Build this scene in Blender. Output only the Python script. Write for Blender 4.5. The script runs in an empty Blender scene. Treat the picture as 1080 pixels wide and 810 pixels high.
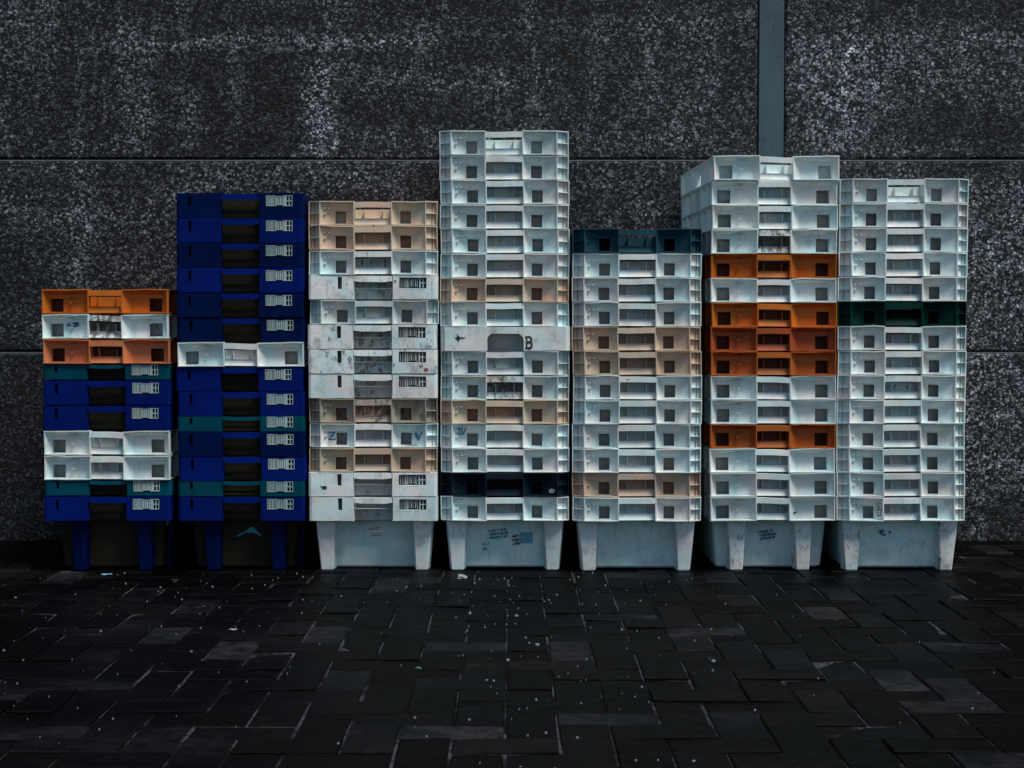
import bpy, bmesh, math, random
from mathutils import Vector, Matrix
random.seed(7)
SC = bpy.context.scene
COL = SC.collection
R = math.radians
D = 0.70            # crate length, front to back
RIM = 0.0752        # height of an upper collar
TUB = 0.158         # height of the tapered body under it
FRONT = 4.98        # distance of the crate fronts from the camera
WALL_Y = 5.715
CAM_H = 0.774
F = 1700.0; PITCH = R(2.19); SHY = 0.0

def at(px, py, Y):
    """point of the place at depth Y for a position measured in the photograph"""
    a = (px-540)/F; b = (405-SHY-py)/F
    c, s = math.cos(PITCH), math.sin(PITCH)
    # (dz*c + Y*s) = b*(Y*c - dz*s)
    dz = (b*Y*c - Y*s)/(c + b*s)
    zc = Y*c - dz*s
    return Vector((a*zc, Y, CAM_H+dz))

# ------------------------------------------------------------------ materials
def new_mat(name):
    m = bpy.data.materials.new(name); m.use_nodes = True
    nt = m.node_tree
    for n in list(nt.nodes): nt.nodes.remove(n)
    out = nt.nodes.new('ShaderNodeOutputMaterial')
    b = nt.nodes.new('ShaderNodeBsdfPrincipled')
    nt.links.new(b.outputs[0], out.inputs[0])
    return m, nt, b

class NT:
    def __init__(s, nt): s.nt = nt
    def n(s, typ, **kw):
        n = s.nt.nodes.new(typ)
        for k, v in kw.items(): setattr(n, k, v)
        return n
    def l(s, a, b): s.nt.links.new(a, b)
    def math(s, op, a, b=None, clamp=False):
        n = s.n('ShaderNodeMath', operation=op); n.use_clamp = clamp
        for i, v in enumerate((a, b)):
            if v is None: continue
            if isinstance(v, (int, float)): n.inputs[i].default_value = v
            else: s.l(v, n.inputs[i])
        return n.outputs[0]
    def mix(s, f, a, b, blend='MIX'):
        n = s.n('ShaderNodeMix', data_type='RGBA', blend_type=blend)
        for sock, v in ((n.inputs[0], f), (n.inputs[6], a), (n.inputs[7], b)):
            if isinstance(v, (int, float)): sock.default_value = v
            elif isinstance(v, tuple): sock.default_value = (*v[:3], 1)
            else: s.l(v, sock)
        return n.outputs[2]
    def noise(s, vec, scale, detail=4, rough=.6, w=None):
        n = s.n('ShaderNodeTexNoise'); n.inputs['Scale'].default_value = scale
        n.inputs['Detail'].default_value = detail; n.inputs['Roughness'].default_value = rough
        if vec is not None: s.l(vec, n.inputs['Vector'])
        return n.outputs[0]
    def step(s, v, lo, hi, a=0.0, b=1.0):
        n = s.n('ShaderNodeMapRange', interpolation_type='SMOOTHSTEP')
        s.l(v, n.inputs[0]); n.inputs[1].default_value = lo; n.inputs[2].default_value = hi
        n.inputs[3].default_value = a; n.inputs[4].default_value = b
        return n.outputs[0]

def plastic(name, col, rough=.42, spec=.5, grime=(.045, .035, .028), base_dirt=.0, sub=0.0):
    m, nt, b = new_mat(name); g = NT(nt)
    tc = g.n('ShaderNodeTexCoord')
    seed = g.n('ShaderNodeAttribute', attribute_type='OBJECT', attribute_name='seed')
    dirt = g.n('ShaderNodeAttribute', attribute_type='OBJECT', attribute_name='dirt')
    comb = g.n('ShaderNodeCombineXYZ'); 
    for i in range(3): g.l(seed.outputs['Fac'], comb.inputs[i])
    add = g.n('ShaderNodeVectorMath', operation='ADD')
    g.l(tc.outputs['Object'], add.inputs[0]); g.l(comb.outputs[0], add.inputs[1])
    vec = add.outputs[0]
    d = g.math('ADD', dirt.outputs['Fac'], base_dirt)
    # per-crate fading of the plastic
    sv = g.math('FRACT', g.math('MULTIPLY', seed.outputs['Fac'], 7.31))
    var = g.math('ADD', g.math('MULTIPLY', sv, .22), .86)
    big = g.noise(vec, 9, 4, .55)
    bright = g.math('MULTIPLY', var, g.step(big, .25, .75, .86, 1.08))
    vm = g.n('ShaderNodeVectorMath', operation='SCALE')
    vm.inputs[0].default_value = col; g.l(bright, vm.inputs['Scale'])
    c = vm.outputs[0]
    hv = g.noise(vec, 13, 3, .5)
    warmc = g.n('ShaderNodeVectorMath', operation='MULTIPLY'); g.l(c, warmc.inputs[0]); warmc.inputs[1].default_value = (1.05, .97, .95)
    coolc = g.n('ShaderNodeVectorMath', operation='MULTIPLY'); g.l(c, coolc.inputs[0]); coolc.inputs[1].default_value = (.84, 1.0, 1.02)
    c = g.mix(g.step(hv, .36, .64), coolc.outputs[0], warmc.outputs[0])
    # dried drips
    mpd = g.n('ShaderNodeMapping'); g.l(vec, mpd.inputs[0]); mpd.inputs['Scale'].default_value = (1, 1, .12)
    dr = g.noise(mpd.outputs[0], 95, 4, .6)
    c = g.mix(g.math('MULTIPLY', g.step(dr, .56, .74), g.math('ADD', g.math('MULTIPLY', d, .9), .18), clamp=True), c, tuple(x*.55+y*.5 for x, y in zip(col, grime)))
    # light film of dirt
    f1 = g.noise(vec, 22, 8, .7)
    film = g.math('MULTIPLY', g.step(f1, .46, .74), g.math('ADD', g.math('MULTIPLY', d, 1.2), .22), clamp=True)
    warm = tuple(x*.45+y*.9 for x, y in zip(col, grime))
    c = g.mix(film, c, warm)
    # rough black grime patches
    mp = g.n('ShaderNodeMapping'); g.l(vec, mp.inputs[0]); mp.inputs['Scale'].default_value = (1, 1, .55)
    f2 = g.noise(mp.outputs[0], 55, 10, .74)
    th = g.math('SUBTRACT', .79, g.math('MULTIPLY', d, .28))
    blk = g.math('MULTIPLY', g.math('SUBTRACT', f2, th), 14, clamp=True)
    c = g.mix(g.math('MULTIPLY', blk, .82), c, grime)
    # small specks and scuffs
    mp2 = g.n('ShaderNodeMapping'); g.l(vec, mp2.inputs[0]); mp2.inputs['Scale'].default_value = (1, 1, 3)
    f3 = g.noise(mp2.outputs[0], 150, 3, .5)
    c = g.mix(g.math('MULTIPLY', g.step(f3, .69, .74), .55), c, tuple(x*.35 for x in col))
    g.l(c, b.inputs['Base Color'])
    b.inputs['IOR'].default_value = 1.46; b.inputs['Specular IOR Level'].default_value = spec
    g.l(g.math('ADD', g.math('MULTIPLY', f1, .28), rough-.1), b.inputs['Roughness'])
    bp = g.n('ShaderNodeBump'); bp.inputs['Strength'].default_value = .25; bp.inputs['Distance'].default_value = .0008
    g.l(f1, bp.inputs['Height']); g.l(bp.outputs[0], b.inputs['Normal'])
    return m

WHITE = (.765, .85, .84)
M = {}
M['white'] = plastic('white_plastic', WHITE)
M['tub_white'] = plastic('pale_tub_plastic', (.66, .87, .85), .45)
M['tan'] = plastic('tan_plastic', (.70, .56, .425), grime=(.06, .035, .022))
M['tub_tan'] = plastic('tan_tub_plastic', (.60, .40, .28))
M['drab'] = plastic('drab_plastic', (.46, .40, .32), grime=(.03, .024, .018))
M['pink'] = plastic('pinkish_tan_plastic', (.64, .49, .38))
M['orange'] = plastic('orange_plastic', (.55, .150, .018), spec=.25, grime=(.03, .01, .006), rough=.4)
M['coral'] = plastic('faded_orange_plastic', (.62, .20, .085), spec=.25, grime=(.03, .01, .006))
M['rust'] = plastic('red_orange_plastic', (.42, .085, .026), spec=.25, grime=(.02, .01, .006))
M['brown'] = plastic('brown_orange_plastic', (.43, .115, .022), spec=.25, grime=(.02, .01, .006))
M['void'] = plastic('recess_shade_plastic', (.10, .13, .135), base_dirt=.2)  # shade of the open recess painted into the plastic colour
M['mid_white'] = plastic('half_shade_white_inner', (.55, .61, .61), base_dirt=.3)  # white with hand-hole shade put into the colour, dirt on top
M['mid_tan'] = plastic('half_shade_tan_inner', (.52, .36, .26), base_dirt=.2)  # tan darkened by painted recess shade, dirt on top
M['in_white'] = plastic('shade_toned_white_inner', (.40, .43, .42), base_dirt=.25)  # window shade painted into the wall colour, with grime over it
M['in_tan'] = plastic('shade_toned_tan_inner', (.42, .235, .15), base_dirt=.2)  # brown stands for shade and bounced light inside tan crates
M['in_orange'] = plastic('shade_toned_orange_inner', (.10, .025, .008), spec=.2)  # near-black shade of the openings painted into the orange
M['tub_orange'] = plastic('dark_orange_tub', (.22, .05, .015), spec=.25)
M['blue'] = plastic('blue_plastic', (.0004, .0105, .130), spec=.05, rough=.5, grime=(.003, .012, .05))
M['navy'] = plastic('dark_blue_plastic', (.0004, .0070, .058), spec=.05, rough=.5, grime=(.003, .010, .03))
M['teal'] = plastic('teal_plastic', (.0008, .060, .095), spec=.05, rough=.5, grime=(.004, .03, .04))
M['tub_dark'] = plastic('blackish_tub_plastic', (.026, .023, .015), spec=.05, rough=.6, grime=(.02, .018, .014))
M['black'] = plastic('black_blue_plastic', (.008, .020, .031), spec=.05, rough=.45, grime=(.02, .02, .02))
M['slate'] = plastic('dark_slate_plastic', (.018, .066, .092), spec=.05, rough=.42, grime=(.02, .02, .02))
M['green'] = plastic('dark_green_plastic', (.001, .040, .031), spec=.05, rough=.42, grime=(.02, .02, .02))
M['tub_black'] = plastic('black_tub_plastic', (.012, .011, .012), spec=.05, rough=.5)
M['ticket'] = plastic('grey_ticket_plastic', (.42, .56, .57), rough=.5)

def simple(name, col, rough=.6):
    m, nt, b = new_mat(name); g = NT(nt)
    tc = g.n('ShaderNodeTexCoord')
    f = g.noise(tc.outputs['Object'], 120, 5, .7)
    c = g.mix(g.step(f, .3, .7, 0, .7), col, tuple(x*.5 for x in col))
    g.l(c, b.inputs['Base Color']); b.inputs['Roughness'].default_value = rough
    return m
def ink(name, col, cov=.0):
    """worn ink: patchy, the plastic shows between"""
    m = simple(name, col, .55)
    return m
M['ink_blue'] = ink('blue_marker_ink', (.018, .13, .27))
M['ink_black'] = ink('black_marker_ink', (.014, .016, .020))
M['ink_teal'] = ink('turquoise_paint', (.02, .26, .40))
M['sticker'] = simple('light_blue_sticker', (.16, .46, .60), .5)
M['chip'] = simple('white_litter', (.26, .28, .30), .7)
M['greenbit'] = simple('green_litter', (.02, .16, .09), .5)

# pebble-dash wall
def wall_material():
    m, nt, b = new_mat('exposed_pebble_concrete'); g = NT(nt)
    geo = g.n('ShaderNodeNewGeometry'); P = geo.outputs['Position']
    warp = g.n('ShaderNodeTexNoise'); warp.inputs['Scale'].default_value = 60; g.l(P, warp.inputs['Vector'])
    wv = g.n('ShaderNodeVectorMath', operation='SCALE'); g.l(warp.outputs['Color'], wv.inputs[0]); wv.inputs['Scale'].default_value = .006
    pa = g.n('ShaderNodeVectorMath', operation='ADD'); g.l(P, pa.inputs[0]); g.l(wv.outputs[0], pa.inputs[1])
    v = g.n('ShaderNodeTexVoronoi'); v.inputs['Scale'].default_value = 132; g.l(pa.outputs[0], v.inputs['Vector'])
    v.inputs['Randomness'].default_value = .95
    sep = g.n('ShaderNodeSeparateColor'); g.l(v.outputs['Color'], sep.inputs[0])
    rnd = sep.outputs[0]
    # pebble tone: most dark, a few pale
    v2 = g.n('ShaderNodeTexVoronoi'); v2.inputs['Scale'].default_value = 88; g.l(pa.outputs[0], v2.inputs['Vector'])
    sep2 = g.n('ShaderNodeSeparateColor'); g.l(v2.outputs['Color'], sep2.inputs[0])
    grain = g.noise(P, 240, 4, .75)
    pale = g.math('MULTIPLY', g.math('ADD', g.math('POWER', rnd, 3.2), g.math('POWER', sep2.outputs[0], 8.0)), g.step(grain, .3, .7, .45, 1.3))
    # efflorescence and damp, as patches of the wall itself
    xyz = g.n('ShaderNodeSeparateXYZ'); g.l(P, xyz.inputs[0]); X, Z = xyz.outputs[0], xyz.outputs[2]
    big = g.noise(P, 1.1, 6, .62)
    mpv = g.n('ShaderNodeMapping'); g.l(P, mpv.inputs[0]); mpv.inputs['Scale'].default_value = (5.5, 1, .7)
    runs = g.noise(mpv.outputs[0], 1.6, 5, .6)
    mph = g.n('ShaderNodeMapping'); g.l(P, mph.inputs[0]); mph.inputs['Scale'].default_value = (.9, 1, 8)
    bands = g.noise(mph.outputs[0], 1.1, 4, .6)
    jit = g.math('MULTIPLY', g.math('SUBTRACT', g.noise(P, 7, 5, .65), .5), .16)
    Xj = g.math('ADD', X, jit); Zj = g.math('ADD', Z, jit)
    def band(coord, c, w):
        return g.step(g.math('ABSOLUTE', g.math('SUBTRACT', coord, c)), w*.25, w, 1, 0)
    def rect(x0, x1, z0, z1, s=.10):
        a = g.math('MULTIPLY', g.step(Xj, x0-s, x0+s), g.step(Xj, x1-s, x1+s, 1, 0))
        c = g.math('MULTIPLY', g.step(Zj, z0-s, z0+s), g.step(Zj, z1-s, z1+s, 1, 0))
        return g.math('MULTIPLY', a, c)
    def wp(px, py):
        p = at(px, py, WALL_Y); return p.x, p.z
    paleness = None
    def acc(v, k):
        nonlocal paleness
        t = g.math('MULTIPLY', v, k*1.7)
        paleness = t if paleness is None else g.math('ADD', paleness, t)
    zx = lambda px: wp(px, 100)[0]; zz = lambda py: wp(300, py)[1]
    s = .035
    acc(rect(zx(322), zx(350), zz(168), zz(70), s), .95)
    acc(rect(zx(200), zx(460), zz(50), zz(36), s), .55)
    acc(rect(zx(360), zx(540), zz(100), zz(76), s*1.5), .35)
    acc(rect(zx(180), zx(420), zz(200), zz(176), s*1.5), .45)
    acc(rect(zx(190), zx(206), zz(160), zz(90), s), .35)
    acc(rect(zx(125), zx(160), zz(165), zz(30), s), .35)
    acc(rect(zx(0), zx(60), zz(60), zz(0), s*2), .3)
    acc(rect(zx(830), zx(1100), zz(110), zz(26), s*2), .30)
    acc(rect(zx(840), zx(935), zz(165), zz(50), s*2), .35)
    acc(rect(zx(1015), zx(1100), zz(520), zz(190), s*2), .50)
    acc(rect(zx(600), zx(745), zz(166), zz(20), s*3), .12)
    acc(g.step(runs, .48, .7), .38); acc(g.step(bands, .5, .72), .32); acc(g.step(big, .4, .75), .25)
    fine = g.noise(P, 30, 3, .6)
    paleness = g.math('MULTIPLY', paleness, g.step(fine, .25, .6, .5, 1.15))
    # damp: dark lower left and under the top edge
    damp = g.math('MULTIPLY', rect(zx(-400), zx(190), -1, zz(395), .16), .62)
    damp = g.math('ADD', damp, g.math('MULTIPLY', rect(zx(925), zx(1100), zz(150), zz(118), .04), .3))
    damp = g.math('ADD', damp, g.math('MULTIPLY', rect(zx(230), zx(320), zz(165), zz(105), .05), .35))
    keep = g.math('SUBTRACT', 1.0, damp, clamp=True)
    tone = g.math('ADD', g.math('MULTIPLY', pale, .27), .0035)
    tone = g.math('MULTIPLY', tone, g.math('ADD', .30, g.math('MULTIPLY', paleness, 1.15)))
    tone = g.math('MULTIPLY', tone, keep)
    gap = g.step(v.outputs['Distance'], .34, .62, 1, .30)
    tone = g.math('MULTIPLY', tone, gap)
    tone = g.math('ADD', tone, .0035)
    hue = g.mix(sep.outputs[1], (.74, .98, 1.24), (.96, 1.0, 1.06))
    vm = g.n('ShaderNodeVectorMath', operation='SCALE'); g.l(hue, vm.inputs[0]); g.l(tone, vm.inputs['Scale'])
    g.l(vm.outputs[0], b.inputs['Base Color'])
    b.inputs['Roughness'].default_value = .8
    b.inputs['Specular IOR Level'].default_value = .25
    h = g.math('SUBTRACT', 1.0, g.math('POWER', v.outputs['Distance'], 2.0))
    h = g.math('ADD', h, g.math('MULTIPLY', sep.outputs[2], .5))
    bp = g.n('ShaderNodeBump'); bp.inputs['Strength'].default_value = .45; bp.inputs['Distance'].default_value = .004
    g.l(h, bp.inputs['Height']); g.l(bp.outputs[0], b.inputs['Normal'])
    return m
M['wall'] = wall_material()

def groove_material():
    m, nt, b = new_mat('weathered_joint_mortar'); g = NT(nt)
    geo = g.n('ShaderNodeNewGeometry')
    f = g.noise(geo.outputs['Position'], 14, 7, .7)
    c = g.mix(g.step(f, .35, .7), (.018, .020, .024), (.06, .07, .078))
    g.l(c, b.inputs['Base Color']); b.inputs['Roughness'].default_value = .85
    return m
M['joint'] = groove_material()
M['bead'] = simple('pale_joint_sealant', (.13, .15, .165), .8)

def strip_material():
    m, nt, b = new_mat('painted_steel_strip'); g = NT(nt)
    geo = g.n('ShaderNodeNewGeometry')
    f = g.noise(geo.outputs['Position'], 5, 8, .65); f2 = g.noise(geo.outputs['Position'], 45, 5, .6)
    c = g.mix(g.step(f, .3, .7), (.030, .060, .078), (.050, .088, .108))
    c = g.mix(g.step(f2, .60, .72), c, (.016, .024, .032))
    c = g.mix(g.step(f2, .25, .29, 1, 0), c, (.13, .17, .19))
    g.l(c, b.inputs['Base Color']); b.inputs['Roughness'].default_value = .5
    return m
M['strip'] = strip_material()

def paver_material():
    m, nt, b = new_mat('dark_block_paving'); g = NT(nt)
    geo = g.n('ShaderNodeNewGeometry'); P = geo.outputs['Position']
    at_ = g.n('ShaderNodeAttribute', attribute_type='GEOMETRY', attribute_name='tone')
    n1 = g.noise(P, 26, 8, .72); n2 = g.noise(P, 1.3, 5, .6); n3 = g.noise(P, 210, 3, .6)
    mps = g.n('ShaderNodeMapping'); g.l(P, mps.inputs[0]); mps.inputs['Scale'].default_value = (.45, 1.3, 1)
    smear = g.noise(mps.outputs[0], 9, 7, .68)
    t = g.math('MULTIPLY', at_.outputs['Fac'], g.step(n1, .3, .7, .30, 1.9))
    t = g.math('ADD', t, g.math('MULTIPLY', g.step(smear, .60, .72), g.step(n1, .35, .65, 0, .011)))
    t = g.math('MULTIPLY', t, g.step(n2, .38, .62, .12, 1.5))
    t = g.math('MULTIPLY', t, g.step(n3, .3, .7, .75, 1.3))
    # pale wear at the arrises and grit
    speck = g.math('MULTIPLY', g.step(n3, .66, .74), .026)
    t = g.math('ADD', t, speck)
    hue = g.mix(g.step(n2, .4, .6), (.82, 1.0, 1.28), (.95, 1.0, 1.1))
    vm = g.n('ShaderNodeVectorMath', operation='SCALE'); g.l(hue, vm.inputs[0]); g.l(t, vm.inputs['Scale'])
    g.l(vm.outputs[0], b.inputs['Base Color'])
    g.l(g.math('ADD', g.step(n1, .3, .7, .32, .50), g.step(n2, .35, .65, 0, .14)), b.inputs['Roughness'])
    b.inputs['Specular IOR Level'].default_value = .04
    bp = g.n('ShaderNodeBump'); bp.inputs['Strength'].default_value = 1.0; bp.inputs['Distance'].default_value = .005
    g.l(n1, bp.inputs['Height']); g.l(bp.outputs[0], b.inputs['Normal'])
    return m
M['paver'] = paver_material()
def bed_material():
    m, nt, b = new_mat('joint_sand'); g = NT(nt)
    geo = g.n('ShaderNodeNewGeometry'); P = geo.outputs['Position']
    n2 = g.noise(P, 3.2, 6, .65); n1 = g.noise(P, 90, 3, .6)
    c = g.mix(g.math('MULTIPLY', g.step(n2, .46, .58), g.step(n1, .33, .55)), (.004, .004, .005), (.040, .044, .050))
    g.l(c, b.inputs['Base Color']); b.inputs['Roughness'].default_value = .95
    b.inputs['Specular IOR Level'].default_value = .05
    return m
M['bed'] = bed_material()

# ------------------------------------------------------------------ mesh builder
class MB:
    def __init__(s): s.v = []; s.f = []; s.mi = []
    def add(s, pts, faces, mi=0):
        o = len(s.v); s.v += [tuple(p) for p in pts]
        for f in faces: s.f.append(tuple(o+i for i in f)); s.mi.append(mi)
    def hexa(s, p, mi=0):
        """p: 4 lower then 4 upper points"""
        s.add(p, [(3, 2, 1, 0), (4, 5, 6, 7), (0, 1, 5, 4), (1, 2, 6, 5), (2, 3, 7, 6), (3, 0, 4, 7)], mi)
    def mesh(s, name, smooth=False, weld=False):
        me = bpy.data.meshes.new(name); me.from_pydata(s.v, [], s.f)
        if weld and any(s.mi): me.polygons.foreach_set('material_index', s.mi)
        bm = bmesh.new(); bm.from_mesh(me)
        if weld: bmesh.ops.remove_doubles(bm, verts=bm.verts, dist=2e-5)
        bmesh.ops.recalc_face_normals(bm, faces=bm.faces); bm.to_mesh(me); bm.free()
        for i, p in enumerate(me.polygons):
            p.use_smooth = smooth
        if any(s.mi) and not weld:
            for i, p in enumerate(me.polygons): p.material_index = s.mi[i]
        me.materials.append(None)
        if any(s.mi):
            for _ in range(max(s.mi)): me.materials.append(None)
        return me

FR = {  # wall frames: (u along, d inward, z) -> crate space
 'A': lambda u, d, z: (-.2+u, d, z),
 'B': lambda u, d, z: (.2-u, D-d, z),
 'L': lambda u, d, z: (-.2+d, D-u, z),
 'Rr': lambda u, d, z: (.2-d, u, z),
}
def box(mb, fr, u0, u1, d0, d1, z0, z1, mi=0, n=1):
    f = FR[fr]
    for k in range(n):
        a = u0+(u1-u0)*k/n; b = u0+(u1-u0)*(k+1)/n
        mb.hexa([f(a, d0, z0), f(b, d0, z0), f(b, d1, z0), f(a, d1, z0),
                 f(a, d0, z1), f(b, d0, z1), f(b, d1, z1), f(a, d1, z1)], mi)
def quad(mb, fr, pts, mi=0):
    f = FR[fr]; mb.add([f(*p) for p in pts], [tuple(range(len(pts)))], mi)
def pane(mb, fr, u0, u1, z0, z1, holes, d, t):
    """flat panel at depth d with rectangular holes that have reveals of depth t"""
    us = sorted({u0, u1, *[h[0] for h in holes], *[h[1] for h in holes]})
    zs = sorted({z0, z1, *[h[2] for h in holes], *[h[3] for h in holes]})
    inside = lambda u, z: any(h[0] < u < h[1] and h[2] < z < h[3] for h in holes)
    for a, b in zip(us, us[1:]):
        for p, q in zip(zs, zs[1:]):
            if inside((a+b)/2, (p+q)/2): continue
            quad(mb, fr, [(a, d, p), (b, d, p), (b, d, q), (a, d, q)])
            quad(mb, fr, [(a, d+t, p), (b, d+t, p), (b, d+t, q), (a, d+t, q)])
    for h in holes:
        a, b, p, q = h
        for (x, y), (x2, y2) in (((a, p), (b, p)), ((b, p), (b, q)), ((b, q), (a, q)), ((a, q), (a, p))):
            quad(mb, fr, [(x, d, y), (x2, d, y2), (x2, d+t, y2), (x, d+t, y)])
def funnel(mb, fr, outer, inner, d0, d1, holes, t=.004):
    """a cell: slopes run from the outer rectangle at depth d0 to the inner one at d1"""
    a, b, p, q = outer; i, j, k, l = inner
    O = [(a, d0, p), (b, d0, p), (b, d0, q), (a, d0, q)]
    I = [(i, d1, k), (j, d1, k), (j, d1, l), (i, d1, l)]
    for n in range(4):
        m = (n+1) % 4
        quad(mb, fr, [O[n], O[m], I[m], I[n]])
    pane(mb, fr, i, j, k, l, holes, d1, t)
def ring(mb, outer, inner, z0, z1, skip=(), step=.035):
    n = len(outer)
    for i in range(n):
        if i in skip: continue
        j = (i+1) % n
        o0, o1, i0, i1 = map(Vector, (outer[i], outer[j], inner[i], inner[j]))
        m = max(1, int((o1-o0).length/step))
        for k in range(m):
            a, b = k/m, (k+1)/m
            P = [o0.lerp(o1, a), o0.lerp(o1, b), i0.lerp(i1, b), i0.lerp(i1, a)]
            mb.hexa([(p.x, p.y, z0) for p in P]+[(p.x, p.y, z1) for p in P])

def warp(mb, seed, amt=.0009, taper=.0):
    """the plastic is bent and dented a little: no edge is quite straight"""
    r = random.Random(seed); ph = [r.uniform(0, 6.3) for _ in range(8)]
    dents = [(r.uniform(-.2, .2), r.choice([0, D]), r.uniform(.012, .03), r.uniform(-1, 1)*.0030) for _ in range(4)]
    out = []
    for x, y, z in mb.v:
        dz = amt*(math.sin(x*23+ph[0])+.6*math.sin(x*61+ph[1]+y*9)) * (.4+z/RIM*.5)
        dy = amt*.8*(math.sin(x*31+ph[2])+.5*math.sin(z*90+ph[3]))
        dx = amt*.6*math.sin(y*14+z*40+ph[4])
        for cx, cy, w, am in dents:
            k = math.exp(-((x-cx)**2+(y-cy)**2)/(w*w)); dz += am*k*(1 if z > RIM*.5 else .35)
        out.append(((x+dx)*(1-taper*y/D), y+dy, z+dz))
    mb.v = out

H = RIM
HB, HT = .0762, .0478
CH = .022
# --- collar of the ribbed crate: end A has chamfered ribbed corners, end B square ones
def ribbed_rim(seed):
    mb = MB(); T = .0034
    outer = [(-.164, 0), (-.0585, 0), (.0585, 0), (.164, 0), (.2, CH), (.2, D), (.053, D), (-.057, D), (-.2, D), (-.2, CH)]
    inner = [(-.158, .019), (-.0585, .019), (.0585, .019), (.158, .019), (.182, .034), (.182, D-.019), (.053, D-.019), (-.057, D-.019), (-.182, D-.019), (-.182, .034)]
    for z0, z1 in ((H-T, H), (0.0006, T)):
        ring(mb, outer, inner, z0, z1, skip=(1, 6))
    z0, z1 = T, H-T
    # end A cells
    for side in (0, 1):
        mir = (lambda u: u) if side == 0 else (lambda u: .4-u)
        def rc(a, b, p, q):
            a, b = sorted((mir(a), mir(b))); return (a, b, p, q)
        funnel(mb, 'A', rc(.0385, .1415, z0, z1), rc(.078, .1235, .05*H, .68*H), .007, .0235, [rc(.083, .1165, .09*H, .60*H)])
        # narrow corner cell: canted back wall, one rib, one shelf
        ua, ub = mir(.036), mir(.0)
        f = FR['A']
        a0, a1 = (ua, .013), (mir(.004), .034)
        quad(mb, 'A', [(a0[0], a0[1], z0), (a1[0], a1[1], z0), (a1[0], a1[1], z1), (a0[0], a0[1], z1)])
        m0 = (mir(.036), .0015); m1 = (mir(.002), CH+.001)
        zs = .50*H
        P = [(m0[0], m0[1]), (m1[0], m1[1]), (a1[0], a1[1]), (a0[0], a0[1])]
        mb.hexa([f(p[0], p[1], zs-.0012) for p in P]+[f(p[0], p[1], zs+.0012) for p in P])
        w = sorted((mir(.0355), mir(.0385))); box(mb, 'A', w[0], w[1], .0006, .019, z0, z1)
        w = sorted((mir(.1405), mir(.1440))); box(mb, 'A', w[0], w[1], .0004, .019, .0010, H-.0008)
        # outer corner post
        w = sorted((mir(.0006), mir(.0034))); box(mb, 'A', w[0], w[1], CH-.002, .036, z0, z1)
    # moulded clips in the left cell
    for u, z in ((.052, .70), (.066, .70), (.052, .47)):
        box(mb, 'A', u-.0035, u+.0035, .006, .015, z*H-.0016, z*H+.0016)
    # end B cells (u runs from the viewer's left when seen from outside)
    for side in (0, 1):
        mir = (lambda u: u) if side == 0 else (lambda u: .4-u)
        c = .1465
        def rc(a, b, p, q):
            a, b = sorted((mir(a), mir(b))); return (a, b, p, q)
        funnel(mb, 'B', rc(.0035, c-.0015, z0, z1), rc(.0190, c-.026 if side else c-.013, .05*H, .80*H), .0035, .0225, [rc(.0215, .063, .08*H, .62*H)], t=.006)
        w = sorted((mir(c-.0015), mir(c+.0018))); box(mb, 'B', w[0], w[1], .0004, .019, .0010, H-.0008)
        w = sorted((mir(.0006), mir(.0035))); box(mb, 'B', w[0], w[1], .0008, .019, z0, z1)
    for u, z in ((.083, .68), (.098, .68), (.090, .46)):
        box(mb, 'B', u-.005, u+.005, .011, .0225, z*H-.0016, z*H+.0016)
    # long sides
    for fr in ('L', 'Rr'):
        us = [.019, .13, .25, .45, .57, D-.036] if fr == 'L' else [.036, .13, .25, .45, .57, D-.019]
        for a, b in zip(us, us[1:]):
            m_ = (a+b)/2; w = min(.02, (b-a)*.25)
            funnel(mb, fr, (a+.0015, b-.0015, z0, z1), (a+.012, b-.012, .06*H, .78*H), .005, .0155, [(m_-w, m_+w, .12*H, .6*H)])
            box(mb, fr, b-.0015, b+.0015, .0008, .0175, z0, z1)
        box(mb, fr, us[0]-.0015, us[0]+.0015, .0008, .0175, z0, z1)
        box(mb, fr, .346, .3492, .001, .0160, z0, z1)
    for e in 'AB':          # second wall behind the openings
        for u0, u1 in ((.016, .1425), (.2575, .384)):
            quad(mb, e, [(u0, .058, z0), (u1, .058, z0), (u1, .058, z1), (u0, .058, z1)], 1)
            for u in (u0, u1):
                quad(mb, e, [(u, .020, z0), (u, .058, z0), (u, .058, z1), (u, .020, z1)], 1)
            quad(mb, e, [(u0, .018, z1), (u1, .018, z1), (u1, .058, z1), (u0, .058, z1)], 1)
            quad(mb, e, [(u0, .018, z0), (u1, .018, z0), (u1, .058, z0), (u0, .058, z0)], 1)
    warp(mb, seed, taper=.027)
    return mb.mesh('ribbed_rim', weld=True)
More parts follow.
